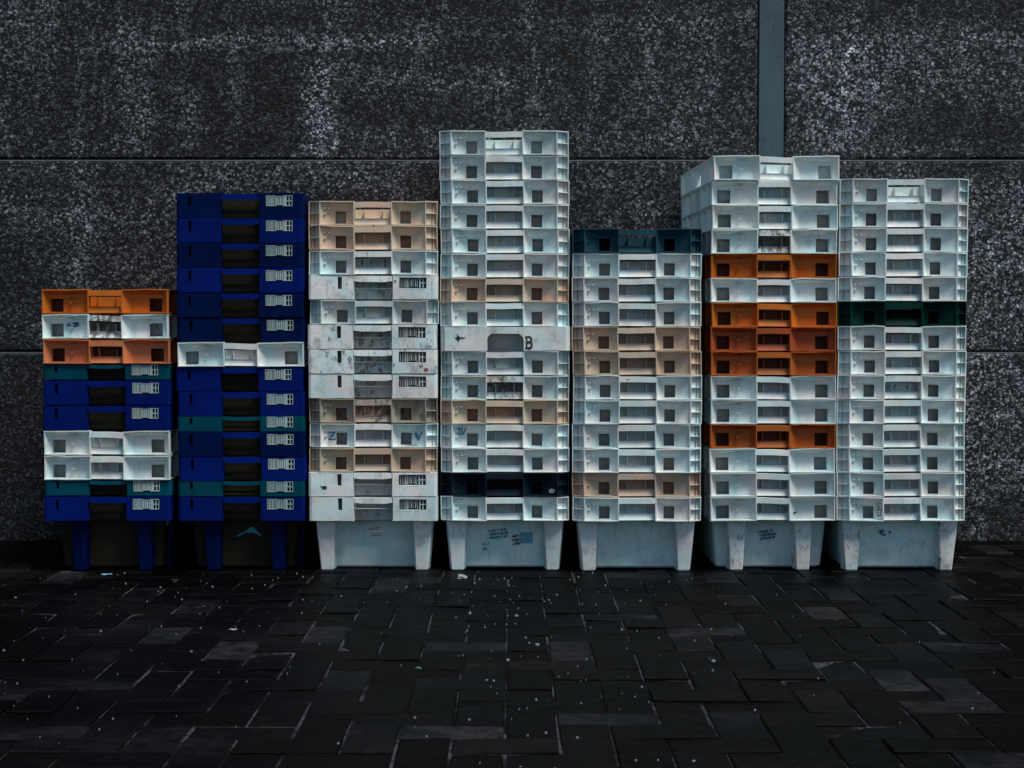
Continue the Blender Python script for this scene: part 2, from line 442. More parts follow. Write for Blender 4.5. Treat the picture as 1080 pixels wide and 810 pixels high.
def ribbed_handle(end, seed):
    mb = MB()
    u0, u1 = (.1440, .2560) if end == 'A' else (.1483, .2517)
    box(mb, end, u0, u1, .0012, .0045, .725*H, H-.0034, n=4)
    box(mb, end, u0, u1, .0046, .015, H-.0056, H-.0034, n=4)
    # lower lip, slanting inwards, and the recessed wall above it
    quad(mb, end, [(u0, .012, .035*H), (u1, .012, .035*H), (u1, .0215, .30*H), (u0, .0215, .30*H)])
    quad(mb, end, [(u0, .0215, .30*H), (u1, .0215, .30*H), (u1, .046, .302*H), (u0, .046, .302*H)])
    quad(mb, end, [(u0, .046, .285*H), (u1, .046, .285*H), (u1, .046, .68*H), (u0, .046, .68*H)], 1)
    quad(mb, end, [(u0, .046, .68*H), (u1, .046, .68*H), (u1, .049, .68*H), (u0, .049, .68*H)])
    for u in (u0, u1): quad(mb, end, [(u, .018, .035*H), (u, .046, .035*H), (u, .046, .68*H), (u, .018, .68*H)])
    quad(mb, end, [(u0, .012, .035*H), (u1, .012, .035*H), (u1, .0235, .03*H), (u0, .0235, .03*H)])
    c = (u0+u1)/2
    for s in (-.0285, .0285):
        box(mb, end, c+s-.001, c+s+.001, .024, .0459, .287*H, .64*H)
    warp(mb, seed, taper=.027)
    return mb.mesh('ribbed_handle')

# --- smooth crates: flat flush panels, slot left, ticket window right
def smooth_rim(h, slot, holes_r, centre=(.1410, .2590), seed=0):
    mb = MB(); T = .0028
    r = .009
    outer = [(-.2+r, 0), (-.0590, 0), (.0590, 0), (.2-r, 0), (.2-r*.3, r*.3), (.2, r), (.2, D-r), (.2-r, D), (-.2+r, D), (-.2, D-r), (-.2, r), (-.2+r*.3, r*.3)]
    k = .018
    inner = [(-.2+r+.01, k), (-.0590, k), (.0590, k), (.2-r-.01, k), (.2-k, k), (.2-k, k+.002), (.2-k, D-k-.002), (.2-r-.01, D-k), (-.2+r+.01, D-k), (-.2+k, D-k-.002), (-.2+k, k+.002), (-.2+k, k)]
    for z0, z1 in ((h-T, h-.0004), (0.0008, T)):
        ring(mb, outer, inner, z0, z1, skip=(1,))
    z0, z1 = T, h-T
    # skirts round the sides, corners and back
    e = .0006
    n = len(outer)
    for i in range(n):
        if i in (0, 1, 2): continue
        (x0, y0), (x1, y1) = outer[i], outer[(i+1) % n]
        mb.add([(x0, y0, z0-.001), (x1, y1, z0-.001), (x1, y1, z1+.001), (x0, y0, z1+.001)], [(0, 1, 2, 3)])
    pane(mb, 'A', r, .1390, z0-.001, z1+.001, [(slot[0], slot[1], slot[2]*h, slot[3]*h)], 0.0, .010)
    pane(mb, 'A', .2610, .4-r, z0-.001, z1+.001, holes_r, 0.0, .007)
    for hh in holes_r:   # backing behind the ticket recess; its dark colour stands in for shade
        quad(mb, 'A', [(hh[0]-.01, .030, hh[2]-.005), (hh[1]+.01, .030, hh[2]-.005), (hh[1]+.01, .030, hh[3]), (hh[0]-.01, .030, hh[3])], 1)
    sl = (slot[0]+slot[1])/2
    quad(mb, 'A', [(sl-.012, .020, .1*h), (sl+.012, .020, .1*h), (sl+.012, .020, h-.004), (sl-.012, .020, h-.004)], 1)  # dark-coloured sheet standing for the shade inside the slot
    # splayed cheeks of the hand hole
    for a, b in ((.1390, .1415), (.2610, .2585)):
        quad(mb, 'A', [(a, 0, z0-.001), (b, .018, z0), (b, .018, z1), (a, 0, z1+.001)])
    warp(mb, seed, .0005)
    return mb.mesh('smooth_rim', weld=True)
def smooth_handle(h, seed, ledge=True):
    mb = MB(); n = 10; u0, u1 = .1412, .2588
    f = FR['A']
    for k in range(n):
        a, b = k/n, (k+1)/n
        sag = lambda t: .76*h - .045*h*min(1, min(t, 1-t)*6)
        ua, ub = u0+(u1-u0)*a, u0+(u1-u0)*b
        mb.hexa([f(ua, .0008, sag(a)), f(ub, .0008, sag(b)), f(ub, .011, sag(b)+.001), f(ua, .011, sag(a)+.001),
                 f(ua, .0018, h-.0026), f(ub, .0018, h-.0026), f(ub, .011, h-.0026), f(ua, .011, h-.0026)])
    if ledge:
        box(mb, 'A', u0, u1, .0222, .0285, .44*h, .475*h, n=3)
        quad(mb, 'A', [(u0, .026, .02*h), (u1, .026, .02*h), (u1, .028, .44*h), (u0, .028, .44*h)], 1)
        quad(mb, 'A', [(u0-.003, .056, .3*h), (u1+.003, .056, .3*h), (u1+.003, .056, h-.003), (u0-.003, .056, h-.003)], 1)
        quad(mb, 'A', [(u0-.003, .0195, .475*h), (u1+.003, .0195, .475*h), (u1+.003, .056, .475*h), (u0-.003, .056, .475*h)])
        for u in (u0-.0005, u1+.0005): quad(mb, 'A', [(u, .016, .02*h), (u, .056, .02*h), (u, .056, h-.003), (u, .016, h-.003)])
    else:
        for a, b in ((.01, .30), (.31, .60), (.61, .95)):
            box(mb, 'A', u0-.002, u1+.002, .028+.003*(a < .3), .034, a*h, b*h, mi=1, n=3)
    warp(mb, seed, .0005)
    return mb.mesh('smooth_handle')
def ticket(h, blue, seed):
    """a barred ticket window: two barred fields and a small lattice"""
    mb = MB(); r = random.Random(seed)
    u0, u1, z0, z1 = .2815, .3635, .475*h, .895*h
    d0, d1 = (-.0012, .004) if blue else (.0040, .0066)
    t = .0016
    if blue:
        box(mb, 'A', u0, u1, .0041, .0062, z0+.001, z1-.001, mi=1)
        for a, b, c, d in ((u0, u0+.031, z0, z0+t), (u0+.031, u0+.052, z0+.0028, z0+.0028+t), (u0+.052, u1, z0, z0+t), (u0, u0+.031, z1-t, z1),
                           (u0+.031, u0+.052, z1-t-.0022, z1-.0022), (u0+.052, u1, z1-t, z1), (u0, u0+t, z0+t, z1-t), (u1-t, u1, z0+t, z1-t)):
            box(mb, 'A', a, b, d0, d1, c, d)
    u = u0+.004
    while u < u0+.058:
        w = r.choice([.0012, .0018, .0026, .0034])*(1.25 if blue else .5)
        lo = z0+.0048 if u0+.029 < u < u0+.050 else z0+t
        hi = z1-.0042 if u0+.029 < u < u0+.050 else z1-t
        box(mb, 'A', u, u+w, d0+.0006, d1-.0004, lo, hi)
        u += w + r.choice([.0010, .0016, .0022])*(1 if blue else 2.3)
    box(mb, 'A', u0+.061, u0+.064, d0+.0004, d1, z0+t, z1-t)
    zm = (z0+z1)/2
    box(mb, 'A', u0+.064, u1-t, d0+.0006, d1-.0004, zm-.0012, zm+.0012)
    box(mb, 'A', u0+.071, u0+.0735, d0+.001, d1-.0006, z0+t, z1-t)
    if not blue:
        for k in range(5):
            box(mb, 'A', u0+.012+k*.011, u0+.015+k*.011, -.0009, .0, z0-.0042, z0-.0015)
    return mb.mesh('ticket_window')

# --- crate with a plain flush front and a bevelled hand hole
def plain_rim(seed):
    mb = MB(); T = .0028; f = FR['A']
    outer = [(-.187, 0), (-.0575, 0), (.0575, 0), (.187, 0), (.2, .012), (.2, D), (-.2, D), (-.2, .012)]
    inner = [(-.18, .018), (-.0575, .018), (.0575, .018), (.18, .018), (.182, .02), (.182, D-.018), (-.182, D-.018), (-.182, .02)]
    ring(mb, outer, inner, H-T, H-.0004)
    ring(mb, outer, inner, .0008, T, skip=(1,))
    z0, z1 = T-.001, H-T+.001
    n = len(outer)
    for i in range(3, n):
        (x0, y0), (x1, y1) = outer[i], outer[(i+1) % n]
        mb.add([(x0, y0, z0), (x1, y1, z0), (x1, y1, z1), (x0, y0, z1)], [(0, 1, 2, 3)])
    quad(mb, 'A', [(.013, 0, z0), (.1440, 0, z0), (.1440, 0, z1), (.013, 0, z1)])
    quad(mb, 'A', [(.2560, 0, z0), (.387, 0, z0), (.387, 0, z1), (.2560, 0, z1)])
    hole = [(.1440, z0), (.1440, .50*H), (.1475, .60*H), (.1575, .71*H), (.2425, .71*H), (.2525, .60*H), (.2560, .50*H), (.2560, z0)]
    top = [(.1440, z1), (.1440, z1), (.1475, z1), (.1575, z1), (.2425, z1), (.2525, z1), (.2560, z1), (.2560, z1)]
    for k in range(len(hole)-1):
        (a, p), (b, q) = hole[k], hole[k+1]
        if 0 < k < len(hole)-2:
            quad(mb, 'A', [(a, 0, p), (b, 0, q), (b, 0, top[k+1][1]), (a, 0, top[k][1])])
        quad(mb, 'A', [(a, 0, p), (b, 0, q), (b, .018, q), (a, .018, p)])
    warp(mb, seed, .0007)
    return mb.mesh('plain_rim', weld=True)

# --- tapered body; z from -TUB to 0 (below the collar)
def tub_mesh(top_in=.062, bot_in=.076, side_t=.020, side_b=.033, depth=TUB, rise=.003):
    mb = MB()
    def outline(t, g=0.0, r=.014):
        a = side_b+(side_t-side_b)*t+g; b = bot_in+(top_in-bot_in)*t+g
        x, y0, y1 = .2-a, b, D-b
        pts = []
        for cx, cy, st in ((x-r, y0+r, -90), (x-r, y1-r, 0), (-x+r, y1-r, 90), (-x+r, y0+r, 180)):
            for k in range(5):
                an = R(st+k*22.5); pts.append((cx+r*math.cos(an), cy+r*math.sin(an)))
        return pts
    zb = -depth+rise
    lv = [(0, .006, zb), (0, 0, zb+.006), (1, 0, .0)]
    rings = [[(x, y, z) for x, y in outline(t, g)] for t, g, z in lv] + [[(x, y, z) for x, y in outline(t, g+.0028)] for t, g, z in ((1, 0, .0), (0, .002, zb+.006))]
    n = len(rings[0]); pts = [p for rg in rings for p in rg]; fs = []
    for i in range(len(rings)-1):
        for k in range(n):
            j = (k+1) % n; fs.append((i*n+k, i*n+j, (i+1)*n+j, (i+1)*n+k))
    fs.append(tuple(range(n))); fs.append(tuple(range((len(rings)-1)*n, len(rings)*n)))
    mb.add(pts, fs)
    # top shelf that ties the body to the collar
    o = outline(1); i_ = outline(1, -.0)
    me = mb.mesh('tapered_tub')
    for p in me.polygons: p.use_smooth = False
    return me
def leg_mesh(fr, ut0, ut1, ub0, ub1, top_d=.024, bot_d=.037, back_t=.0615, back_b=.0755, depth=TUB, flare=.006, shelf=False):
    """hollow-looking tapered leg rib standing proud of the body"""
    f = FR[fr]; b = .0028
    def prof(u0, u1, d, db):
        return [(u0-flare, db), (u0, d+b), (u0+b, d), (u1-b, d), (u1, d+b), (u1+flare, db)]
    lo, hi = prof(ub0, ub1, bot_d, back_b+.0015), prof(ut0, ut1, top_d, back_t+.0015)
    mid = prof(ub0+.001, ub1-.001, bot_d+.001, back_b)
    zb = -depth
    lv = [([(u, d) for u, d in mid], zb), (lo, zb+.003), (hi, -.0012)]
    mb = MB(); pts = []
    for pr, z in lv: pts += [f(u, d, z) for u, d in pr]
    n = 6; fs = [(k, k+1, n+k+1, n+k) for k in range(n-1)]+[(n+k, n+k+1, 2*n+k+1, 2*n+k) for k in range(n-1)]
    fs += [tuple(range(n)), tuple(range(2*n, 3*n)), (0, n-1, 2*n-1, n), (n, 2*n-1, 3*n-1, 2*n)]
    mb.add(pts, fs)
    return mb.mesh('leg')

NV = 5
ME = {}
ME['rim'] = [ribbed_rim(100+i) for i in range(NV)]
ME['hA'] = [ribbed_handle('A', 100+i) for i in range(NV)]
ME['hB'] = [ribbed_handle('B', 100+i) for i in range(NV)]
HB, HT = .0762, .0478
wslot = (.0905, .1035, .44, .93); bslot = (.038, .0475, .46, .88)
ME['smooth_white'] = [smooth_rim(H, wslot, [(.2805, .3645, .465*H, .905*H)], seed=200+i) for i in range(3)]
ME['smooth_blue'] = [smooth_rim(HB, bslot, [(.2805, .3645, .465*HB, .905*HB)], seed=210+i) for i in range(3)]
ME['smooth_teal'] = [smooth_rim(HT, bslot, [(.2805, .3645, .24*HT, .88*HT)], seed=220+i) for i in range(2)]
ME['hW'] = smooth_handle(H, 3); ME['hBl'] = smooth_handle(HB, 4, False); ME['hTe'] = smooth_handle(HT, 5, False)
ME['tkW'] = ticket(H, False, 1); ME['tkB'] = ticket(HB, True, 2)
ME['plain'] = plain_rim(301)
ME['tub'] = tub_mesh(); ME['tub_blue'] = tub_mesh(.056, .070, .030, .044)
for k, a in (('A', (.0195, .079, .033, .071)), ('A2', (.321, .3805, .329, .367)),
             ('B', (.064, .120, .072, .113)), ('B2', (.272, .328, .281, .322))):
    ME['leg'+k] = leg_mesh(k[0], *a)
for k, a in (('1', (.080, .128, .086, .122)), ('2', (.284, .330, .290, .325))):
    ME['legS'+k] = leg_mesh('A', *a, top_d=.021, bot_d=.033, back_t=.0555, back_b=.0695)
    ME['legT'+k] = leg_mesh('B', *a, top_d=.021, bot_d=.033, back_t=.0555, back_b=.0695)
ME['legSide'] = [leg_mesh(fr, a, a+.055, a+.007, a+.048, top_d=.0185 if 0 else .0195, bot_d=.026, back_t=.0295, back_b=.0435) for fr in ('L', 'Rr') for a in (.12, .36)]

for k in ('smooth_blue', 'smooth_teal'):
    for me in ME[k]: me.transform(Matrix.Diagonal((.985, 1, 1, 1)))
for k in ('hBl', 'hTe', 'tkB', 'tub_blue'): ME[k].transform(Matrix.Diagonal((.985, 1, 1, 1)))
def link(name, me, mats, parent=None, **props):
    o = bpy.data.objects.new(name, me); COL.objects.link(o)
    if not isinstance(mats, (list, tuple)): mats = [mats]
    for i, m in enumerate(mats):
        o.material_slots[i].link = 'OBJECT'; o.material_slots[i].material = m
    o.parent = parent
    for k, v in props.items(): o[k] = v
    return o

# ------------------------------------------------------------------ marks drawn on the crates
def stroke_mesh(strokes, w=.0016, proud=.0004, jitter=0.0, seed=0):
    """flat pen strokes in (x, z), lying on a front at y = 0"""
    r = random.Random(seed); mb = MB()
    for st in strokes:
        pts = [Vector((p[0]+r.uniform(-1, 1)*jitter, p[1]+r.uniform(-1, 1)*jitter)) for p in st]
        for a, b in zip(pts, pts[1:]):
            d = (b-a)
            if d.length < 1e-6: continue
            d.normalize(); ww = w*r.uniform(.7, 1.25)*.5; nrm = Vector((-d.y, d.x))*ww; e = d*ww*.6
            q = [a-nrm-e, b-nrm+e, b+nrm+e, a+nrm-e]
            mb.hexa([(p.x, -proud, p.y) for p in q]+[(p.x, -.00005, p.y) for p in q])
            proud += .000012
    return mb
def blot(cx, cz, rx, rz, seed, proud=.0004, n=22, spiky=.45):
    r = random.Random(seed); mb = MB(); pts = []
    for k in range(n):
        a = 6.283*k/n; q = 1-spiky*r.random()
        pts.append((cx+rx*q*math.cos(a), cz+rz*q*math.sin(a)))
    mb.add([(x, -proud, z) for x, z in pts]+[(x, -.00005, z) for x, z in pts],
           [tuple(range(n)), tuple(range(n, 2*n))]+[(k, (k+1) % n, n+(k+1) % n, n+k) for k in range(n)])
    return mb
def scribble(cx, cz, w, h, seed, rows=2):
    """joined-up handwriting: loops along a line, broken into words"""
    r = random.Random(seed); S = []
    for row in range(rows):
        z0 = cz+h*(.5-(row+.5)/rows); x = cx-w/2+r.uniform(0, w*.2); s = h/rows*.34
        cur = []; ph = r.uniform(0, 6)
        end = cx+w/2-r.uniform(0, w*.25)
        while x < end:
            ph += r.uniform(.9, 1.7); amp = s*r.uniform(.4, 1.2)
            cur.append((x+math.cos(ph)*s*.5, z0+math.sin(ph)*amp+(x-cx)*.12)); x += s*r.uniform(.12, .42)
            if len(cur) > 4 and r.random() < .16: S.append(cur); cur = []; x += s*r.uniform(.5, 1.4)
        if len(cur) > 1: S.append(cur)
    return S
def join(*mbs):
    m = MB()
    for b in mbs: m.add(b.v, b.f)
    return m
def mark(name, mb, mat, parent, y, label=None, tilt=0.0):
    o = link(name, mb.mesh(name), mat, parent); o.location = (0, y, 0); o.rotation_euler = (tilt, 0, 0)
    if label: o['label'] = label
    return o

# ------------------------------------------------------------------ stacks
STACKS = [
 dict(cx=111.8, top=304.3, name='short stack at the far left',
  crates=['B orange', 'B white d.6 h1.1', 'B coral', 'S teal', 'S blue', 'S blue', 'B white', 'B white', 'S teal', 'S blue']),
 dict(cx=253.4, top=203.3, name='dark blue stack',
  crates=['S navy', 'S blue', 'S navy', 'S blue', 'S navy', 'S navy', 'B white', 'S blue', 'S blue', 'S teal', 'S navy', 'S blue', 'S teal', 'S blue']),
 dict(cx=393.2, top=211.3, name='stack just right of the dark blue one',
  crates=['A tan', 'A tan', 'A white h.7', 'C white d.75', 'A white', 'C white d.8', 'C white d.85', 'C white d.6', 'A drab d.8 h.9', 'A white h.3', 'A tan', 'C white d.45', 'C white d.5']),
 dict(cx=532.4, top=137.6, name='tallest stack',
  crates=['A white']*6+['A tan', 'A white', 'P white d.6', 'A white', 'A white d.35 h1.0', 'A tan', 'A white', 'A white', 'A black', 'A white']),
 dict(cx=672.6, top=241.2, name='stack topped by the slate crate',
  crates=['A slate', 'A white', 'A white', 'A white', 'A tan', 'A tan', 'A white', 'A white', 'A white', 'A white', 'A pink', 'A white']),
 dict(cx=813.2, top=164.2, name='stack with the orange crates at right',
  crates=['B white', 'B white', 'B white', 'B white d.5 h1.15', 'B orange', 'B white', 'B orange', 'B rust', 'B brown', 'B white', 'B white', 'B brown', 'B white', 'B white', 'B white d.2']),
 dict(cx=952.0, top=188.0, name='rightmost stack',
  crates=['A white']*5+['A green', 'A white', 'A white', 'A white h.6', 'A white', 'A white', 'A white', 'A white', 'A white d.4']),
]
ORD = ['first', 'second', 'third', 'fourth', 'fifth', 'sixth', 'seventh', 'eighth', 'ninth', 'tenth', 'eleventh', 'twelfth', 'thirteenth', 'fourteenth', 'fifteenth', 'sixteenth']
# labels, one list per stack, from the top crate down
LABELS = [
 ['bright orange ribbed crate, topmost of the short stack at the far left',
  'white ribbed crate stained blue and black, between two orange crates at the far left',
  'faded orange ribbed crate under the stained white one in the far left stack',
  'shallow teal crate directly under the faded orange crate in the far left stack',
  'blue smooth crate directly under the upper teal crate in the far left stack',
  'blue smooth crate resting on the pair of white crates in the far left stack',
  'upper of the two clean white ribbed crates in the far left stack',
  'lower of the two clean white ribbed crates in the far left stack',
  'shallow teal crate directly under the two white crates in the far left stack',
  'blue crate with dark tub and blue legs, at the bottom of the far left stack'],
 ['dark blue crate with pale ticket window, topmost of the tall blue stack',
  'brighter blue crate, second from the top of the tall blue stack',
  'dark navy crate, third from the top of the tall blue stack',
  'brighter blue crate, fourth from the top of the tall blue stack',
  'dark navy crate, fifth from the top of the tall blue stack',
  'navy crate resting on the only white crate of the tall blue stack',
  'the only white ribbed crate in the tall blue stack',
  'blue crate directly under the only white crate of the tall blue stack',
  'blue crate resting on the upper teal crate of the tall blue stack',
  'upper of the two shallow teal crates in the tall blue stack',
  'dark navy crate directly under the upper teal crate of the tall blue stack',
  'bright blue crate resting on the lower teal crate of the tall blue stack',
  'lower of the two shallow teal crates in the tall blue stack',
  'blue crate with turquoise smear on its dark tub, bottom of the tall blue stack'],
 ['pale tan ribbed crate, topmost of the stack right of the blue one',
  'darker tan crate, second from the top of the stack right of the blue one',
  'white ribbed crate with black smudge in its handle, directly under two tan crates',
  'speckled smooth white crate, between two ribbed white crates right of the blue stack',
  'white ribbed crate between smooth white crates in the stack right of the blue one',
  'uppermost of the three smooth white crates in a row, right of the blue stack',
  'middle of the three smooth white crates in a row, with one rusty brown spot',
  'smooth white crate resting on the dirty brown crate right of the blue stack',
  'grimy brown ribbed crate, the dirtiest in the stack right of the blue one',
  'white ribbed crate with blue marker letters on both sides of its handle',
  'tan ribbed crate resting on the two lowest smooth white crates',
  'scuffed smooth white crate with black smudge, second from the bottom beside blue stack',
  'scuffed smooth white crate with pale tub, at the bottom beside the blue stack'],
 ['white ribbed crate, topmost of the tallest stack',
  'white ribbed crate, second from the top of the tallest stack',
  'white ribbed crate, third from the top of the tallest stack',
  'white ribbed crate, fourth from the top of the tallest stack',
  'white ribbed crate, fifth from the top of the tallest stack',
  'white ribbed crate resting on the upper tan crate of the tallest stack',
  'upper of the two tan crates in the tallest stack',
  'white ribbed crate between the upper tan crate and the one lettered B',
  'flat fronted white crate with a black letter B, in the tallest stack',
  'clean white ribbed crate directly under the crate lettered B',
  'white ribbed crate with a blackened handle, resting on the lower tan crate',
  'lower of the two tan crates in the tallest stack',
  'white ribbed crate with blue marker letters, under the lower tan crate of tallest stack',
  'white ribbed crate resting on the black crate of the tallest stack',
  'black ribbed crate with a white flake, low in the tallest stack',
  'white crate with blue sticker and scribbles on its tub, bottom of tallest stack'],
 ['dark slate blue ribbed crate, topmost of its stack, right of the tallest stack',
  'white ribbed crate directly under the dark slate blue crate',
  'white ribbed crate, second below the dark slate blue crate',
  'white ribbed crate resting on two tan crates under the slate crate',
  'upper of the two adjoining tan crates under the slate topped whites',
  'lower of the two adjoining tan crates in the slate topped stack',
  'white ribbed crate directly under the two tan crates of the slate topped stack',
  'white ribbed crate, second below the two tan crates of the slate topped stack',
  'white ribbed crate, third below the two tan crates of the slate topped stack',
  'white ribbed crate resting on the pinkish tan crate of the slate topped stack',
  'pinkish tan crate with a warped lower edge, second from bottom of slate topped stack',
  'white ribbed crate with clean pale tub, bottom of the slate topped stack'],
 ['white ribbed crate, topmost of the stack with orange crates at the right',
  'white crate, second from the top of the stack with five orange crates',
  'white crate resting on the blackened white one, above five orange crates',
  'blackened white crate resting on the topmost orange crate of the right stack',
  'topmost orange crate of the stack with five orange crates',
  'lone white crate between orange crates in the right stack',
  'orange crate, upper of the three orange crates in a row',
  'reddish orange crate, middle of the three orange crates in a row',
  'brownish orange crate, lowest of the three orange crates in a row',
  'white crate directly under the three orange crates in a row',
  'white crate resting on the lowest orange crate of the right stack',
  'lowest orange crate, alone between white crates in the right stack',
  'white crate directly under the lowest orange crate',
  'white crate, second below the lowest orange crate',
  'white crate with scribbled pale tub and inset legs, bottom of the orange striped stack'],
 ['white ribbed crate, topmost of the rightmost stack',
  'white ribbed crate, second from the top of the rightmost stack',
  'white ribbed crate, third from the top of the rightmost stack',
  'white ribbed crate, fourth from the top of the rightmost stack',
  'white ribbed crate resting on the dark green crate of the rightmost stack',
  'dark green ribbed crate in the rightmost stack',
  'white ribbed crate directly under the dark green crate',
  'white ribbed crate, second below the dark green crate',
  'white ribbed crate with grimy handle, third below the dark green crate',
  'white ribbed crate, fifth from the bottom of the rightmost stack',
  'white ribbed crate, fourth from the bottom of the rightmost stack',
  'white ribbed crate, third from the bottom of the rightmost stack',
  'white ribbed crate, second from the bottom of the rightmost stack',
  'white crate with blue blot on its tub, bottom of the rightmost stack'],
]
GROUP = {'A': 'ribbed crates with chamfered corners', 'B': 'ribbed crates with chamfered corners',
         'S': 'blue and teal crates with ticket windows', 'C': 'smooth white crates with ticket windows', 'P': None}
TUBM = {'white': 'tub_white', 'tan': 'tub_tan', 'drab': 'tub_tan', 'pink': 'tub_tan', 'orange': 'tub_orange', 'coral': 'tub_orange', 'rust': 'tub_orange',
        'brown': 'tub_orange', 'blue': 'tub_dark', 'navy': 'tub_dark', 'teal': 'tub_dark', 'black': 'tub_black', 'slate': 'tub_black', 'green': 'tub_black'}
INNER = {'white': 'in_white', 'tan': 'in_tan', 'drab': 'in_tan', 'pink': 'in_tan', 'orange': 'in_orange', 'coral': 'in_orange', 'rust': 'in_orange', 'brown': 'in_orange'}
PC = {}
rnd = random.Random(11)
for si, st in enumerate(STACKS):
    specs = []
    for s in st['crates']:
        w = s.split(); d = hh = 0.0
        for x in w[2:]:
            if x[0] == 'd': d = float(x[1:])
            if x[0] == 'h': hh = float(x[1:])
        specs.append((w[0], w[1], d, hh))
    hs = [HT if c == 'teal' else (HB if k == 'S' else RIM) for k, c, _, _ in specs]
    ztop = at(st['cx'], st['top'], FRONT).z
    k = (ztop-TUB)/sum(hs)                  # settle: real stacks do not close up perfectly
    mid = at(st['cx'], (st['top']+550)/2, FRONT)
    z = TUB; n = len(specs)
    yaw0 = {5: R(1.6), 4: R(-.2), 6: R(.3)}.get(si, 0)
    drift = rnd.uniform(-.0012, .0012)
    for i in range(n-1, -1, -1):
        kind, colr, dirt, hd = specs[i]
        e = bpy.data.objects.new('plastic_crate', None); COL.objects.link(e)
        e.empty_display_size = .05
        flip = kind == 'B'
        jx, jy, jr = rnd.gauss(0, .0010), rnd.gauss(0, .0012), rnd.gauss(0, R(.22))
        if i == n-1: jr = jx = 0
        oy = {4: -.012, 5: 0, 6: -.004}.get(si, 0)
        if kind == 'S': oy += .003
        # the Empty stands at the front corner line of the footprint centre
        e.location = (mid.x+jx, FRONT+oy+jy+D/2, z-TUB)
        e.rotation_euler = (0, 0, yaw0+jr+(math.pi if flip else 0))
        e['label'] = LABELS[si][i]; e['category'] = 'crate'
        if GROUP[kind]: e['group'] = GROUP[kind]
        seed = rnd.uniform(0, 40)
        if dirt == 0: dirt = rnd.choice([.04, .08, .12, .22, .30])
        if hd == 0: hd = dirt+rnd.choice([0, .05, .12])
        off = (0, -D/2, TUB)
        var = rnd.randrange(NV)
        mat = M[colr]
        def part(name, me, m, dd=dirt, ms=seed):
            o = link(name, me, m, e, seed=ms, dirt=dd); o.location = off; return o
        if kind in 'AB':
            part('rim', ME['rim'][var], [mat, mat if i == 0 and colr in ('white', 'tan') else M[INNER.get(colr, 'tub_black')]])  # top white and tan crates keep their own colour; others take painted shade
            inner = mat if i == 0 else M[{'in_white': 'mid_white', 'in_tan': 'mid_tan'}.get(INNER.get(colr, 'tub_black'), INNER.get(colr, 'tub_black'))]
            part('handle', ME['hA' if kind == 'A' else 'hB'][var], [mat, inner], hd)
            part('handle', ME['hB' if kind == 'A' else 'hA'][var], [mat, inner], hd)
            tubm = ME['tub']
        elif kind == 'S':
            key = 'smooth_teal' if colr == 'teal' else 'smooth_blue'
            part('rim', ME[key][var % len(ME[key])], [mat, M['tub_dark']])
            part('handle', ME['hTe' if colr == 'teal' else 'hBl'], [M['blue'] if colr == 'navy' else mat, M['tub_dark']])
            t = part('ticket_window', ME['tkB'], [M['ticket'], M['tub_dark']], .15)
            if colr == 'teal': t.location.z -= .0225
            tubm = ME['tub_blue']
        elif kind == 'C':
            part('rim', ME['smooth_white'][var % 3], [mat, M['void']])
            part('handle', ME['hW'], [mat, M['in_white']])  # hand hole lined in the shade-toned colour
            part('ticket_window', ME['tkW'], [mat], .1)
            tubm = ME['tub']
        else:
            part('rim', ME['plain'], mat); tubm = ME['tub']
        part('tub', tubm, M[TUBM[colr] if i == n-1 or colr != 'white' else 'mid_white'], .42 if i == n-1 else .0)  # nested white tubs get the colour with shade painted in
        if i == n-1:
            lm = M['white'] if colr == 'white' else M['navy']
            if kind == 'S': legs = ['legS1', 'legS2', 'legT1', 'legT2']
            else: legs = ['legA', 'legA2', 'legB', 'legB2']
            for L in legs: part('leg', ME[L], lm, ((.8 if si >= 5 else .5) if colr == 'white' else .05), rnd.uniform(0, 30))
            if kind == 'S':
                for L in ME['legSide']: part('leg', L, lm, .05)
        PC[(si, i)] = e
        z += hs[i]*k

# marks; coordinates are crate-local: x from the centre, z above the tub's foot, y from the crate centre
FY = -D/2
def on_front(c, name, mb, mat, d, label=None, flip=False, tilt=0.0):
    o = mark(name, mb, mat, c, 0, label)
    if flip:
        o.rotation_euler = (tilt, 0, math.pi); o.location = (0, D/2-d, 0)
    else:
        o.rotation_euler = (tilt, 0, 0); o.location = (0, FY+d, 0)
    return o
ZR = TUB
# letter B on the flat-fronted crate
bx, bz = .0625, ZR+.009
def arc(cx, cz, rx, rz, a0, a1, n=9): return [(bx+cx+rx*math.cos(R(a0+(a1-a0)*k/n)), bz+cz+rz*math.sin(R(a0+(a1-a0)*k/n))) for k in range(n+1)]
bs = [[(bx+.0035, bz+.034), (bx+.0035, bz+.0215)], [(bx+.0035, bz+.017), (bx+.0035, bz+.0005)], [(bx, bz+.035), (bx+.008, bz+.035)], [(bx, bz), (bx+.008, bz)],
      arc(.0095, .0265, .0085, .0085, 88, -62), arc(.0095, .0100, .0105, .0100, 62, -88), [(bx+.0075, bz+.0185), (bx+.0125, bz+.0185)]]
o = on_front(PC[(3, 8)], 'stencil_letter', stroke_mesh(bs, .0056, jitter=.0004, seed=4), M['ink_black'], -.0010)
o['label'] = 'black letter B beside the hand hole'
on_front(PC[(3, 8)], 'ink_blot', join(blot(-.145, ZR+.042, .013, .012, 5, spiky=.75), blot(-.132, ZR+.041, .012, .0022, 6, .0005)), M['ink_black'], -.0008)
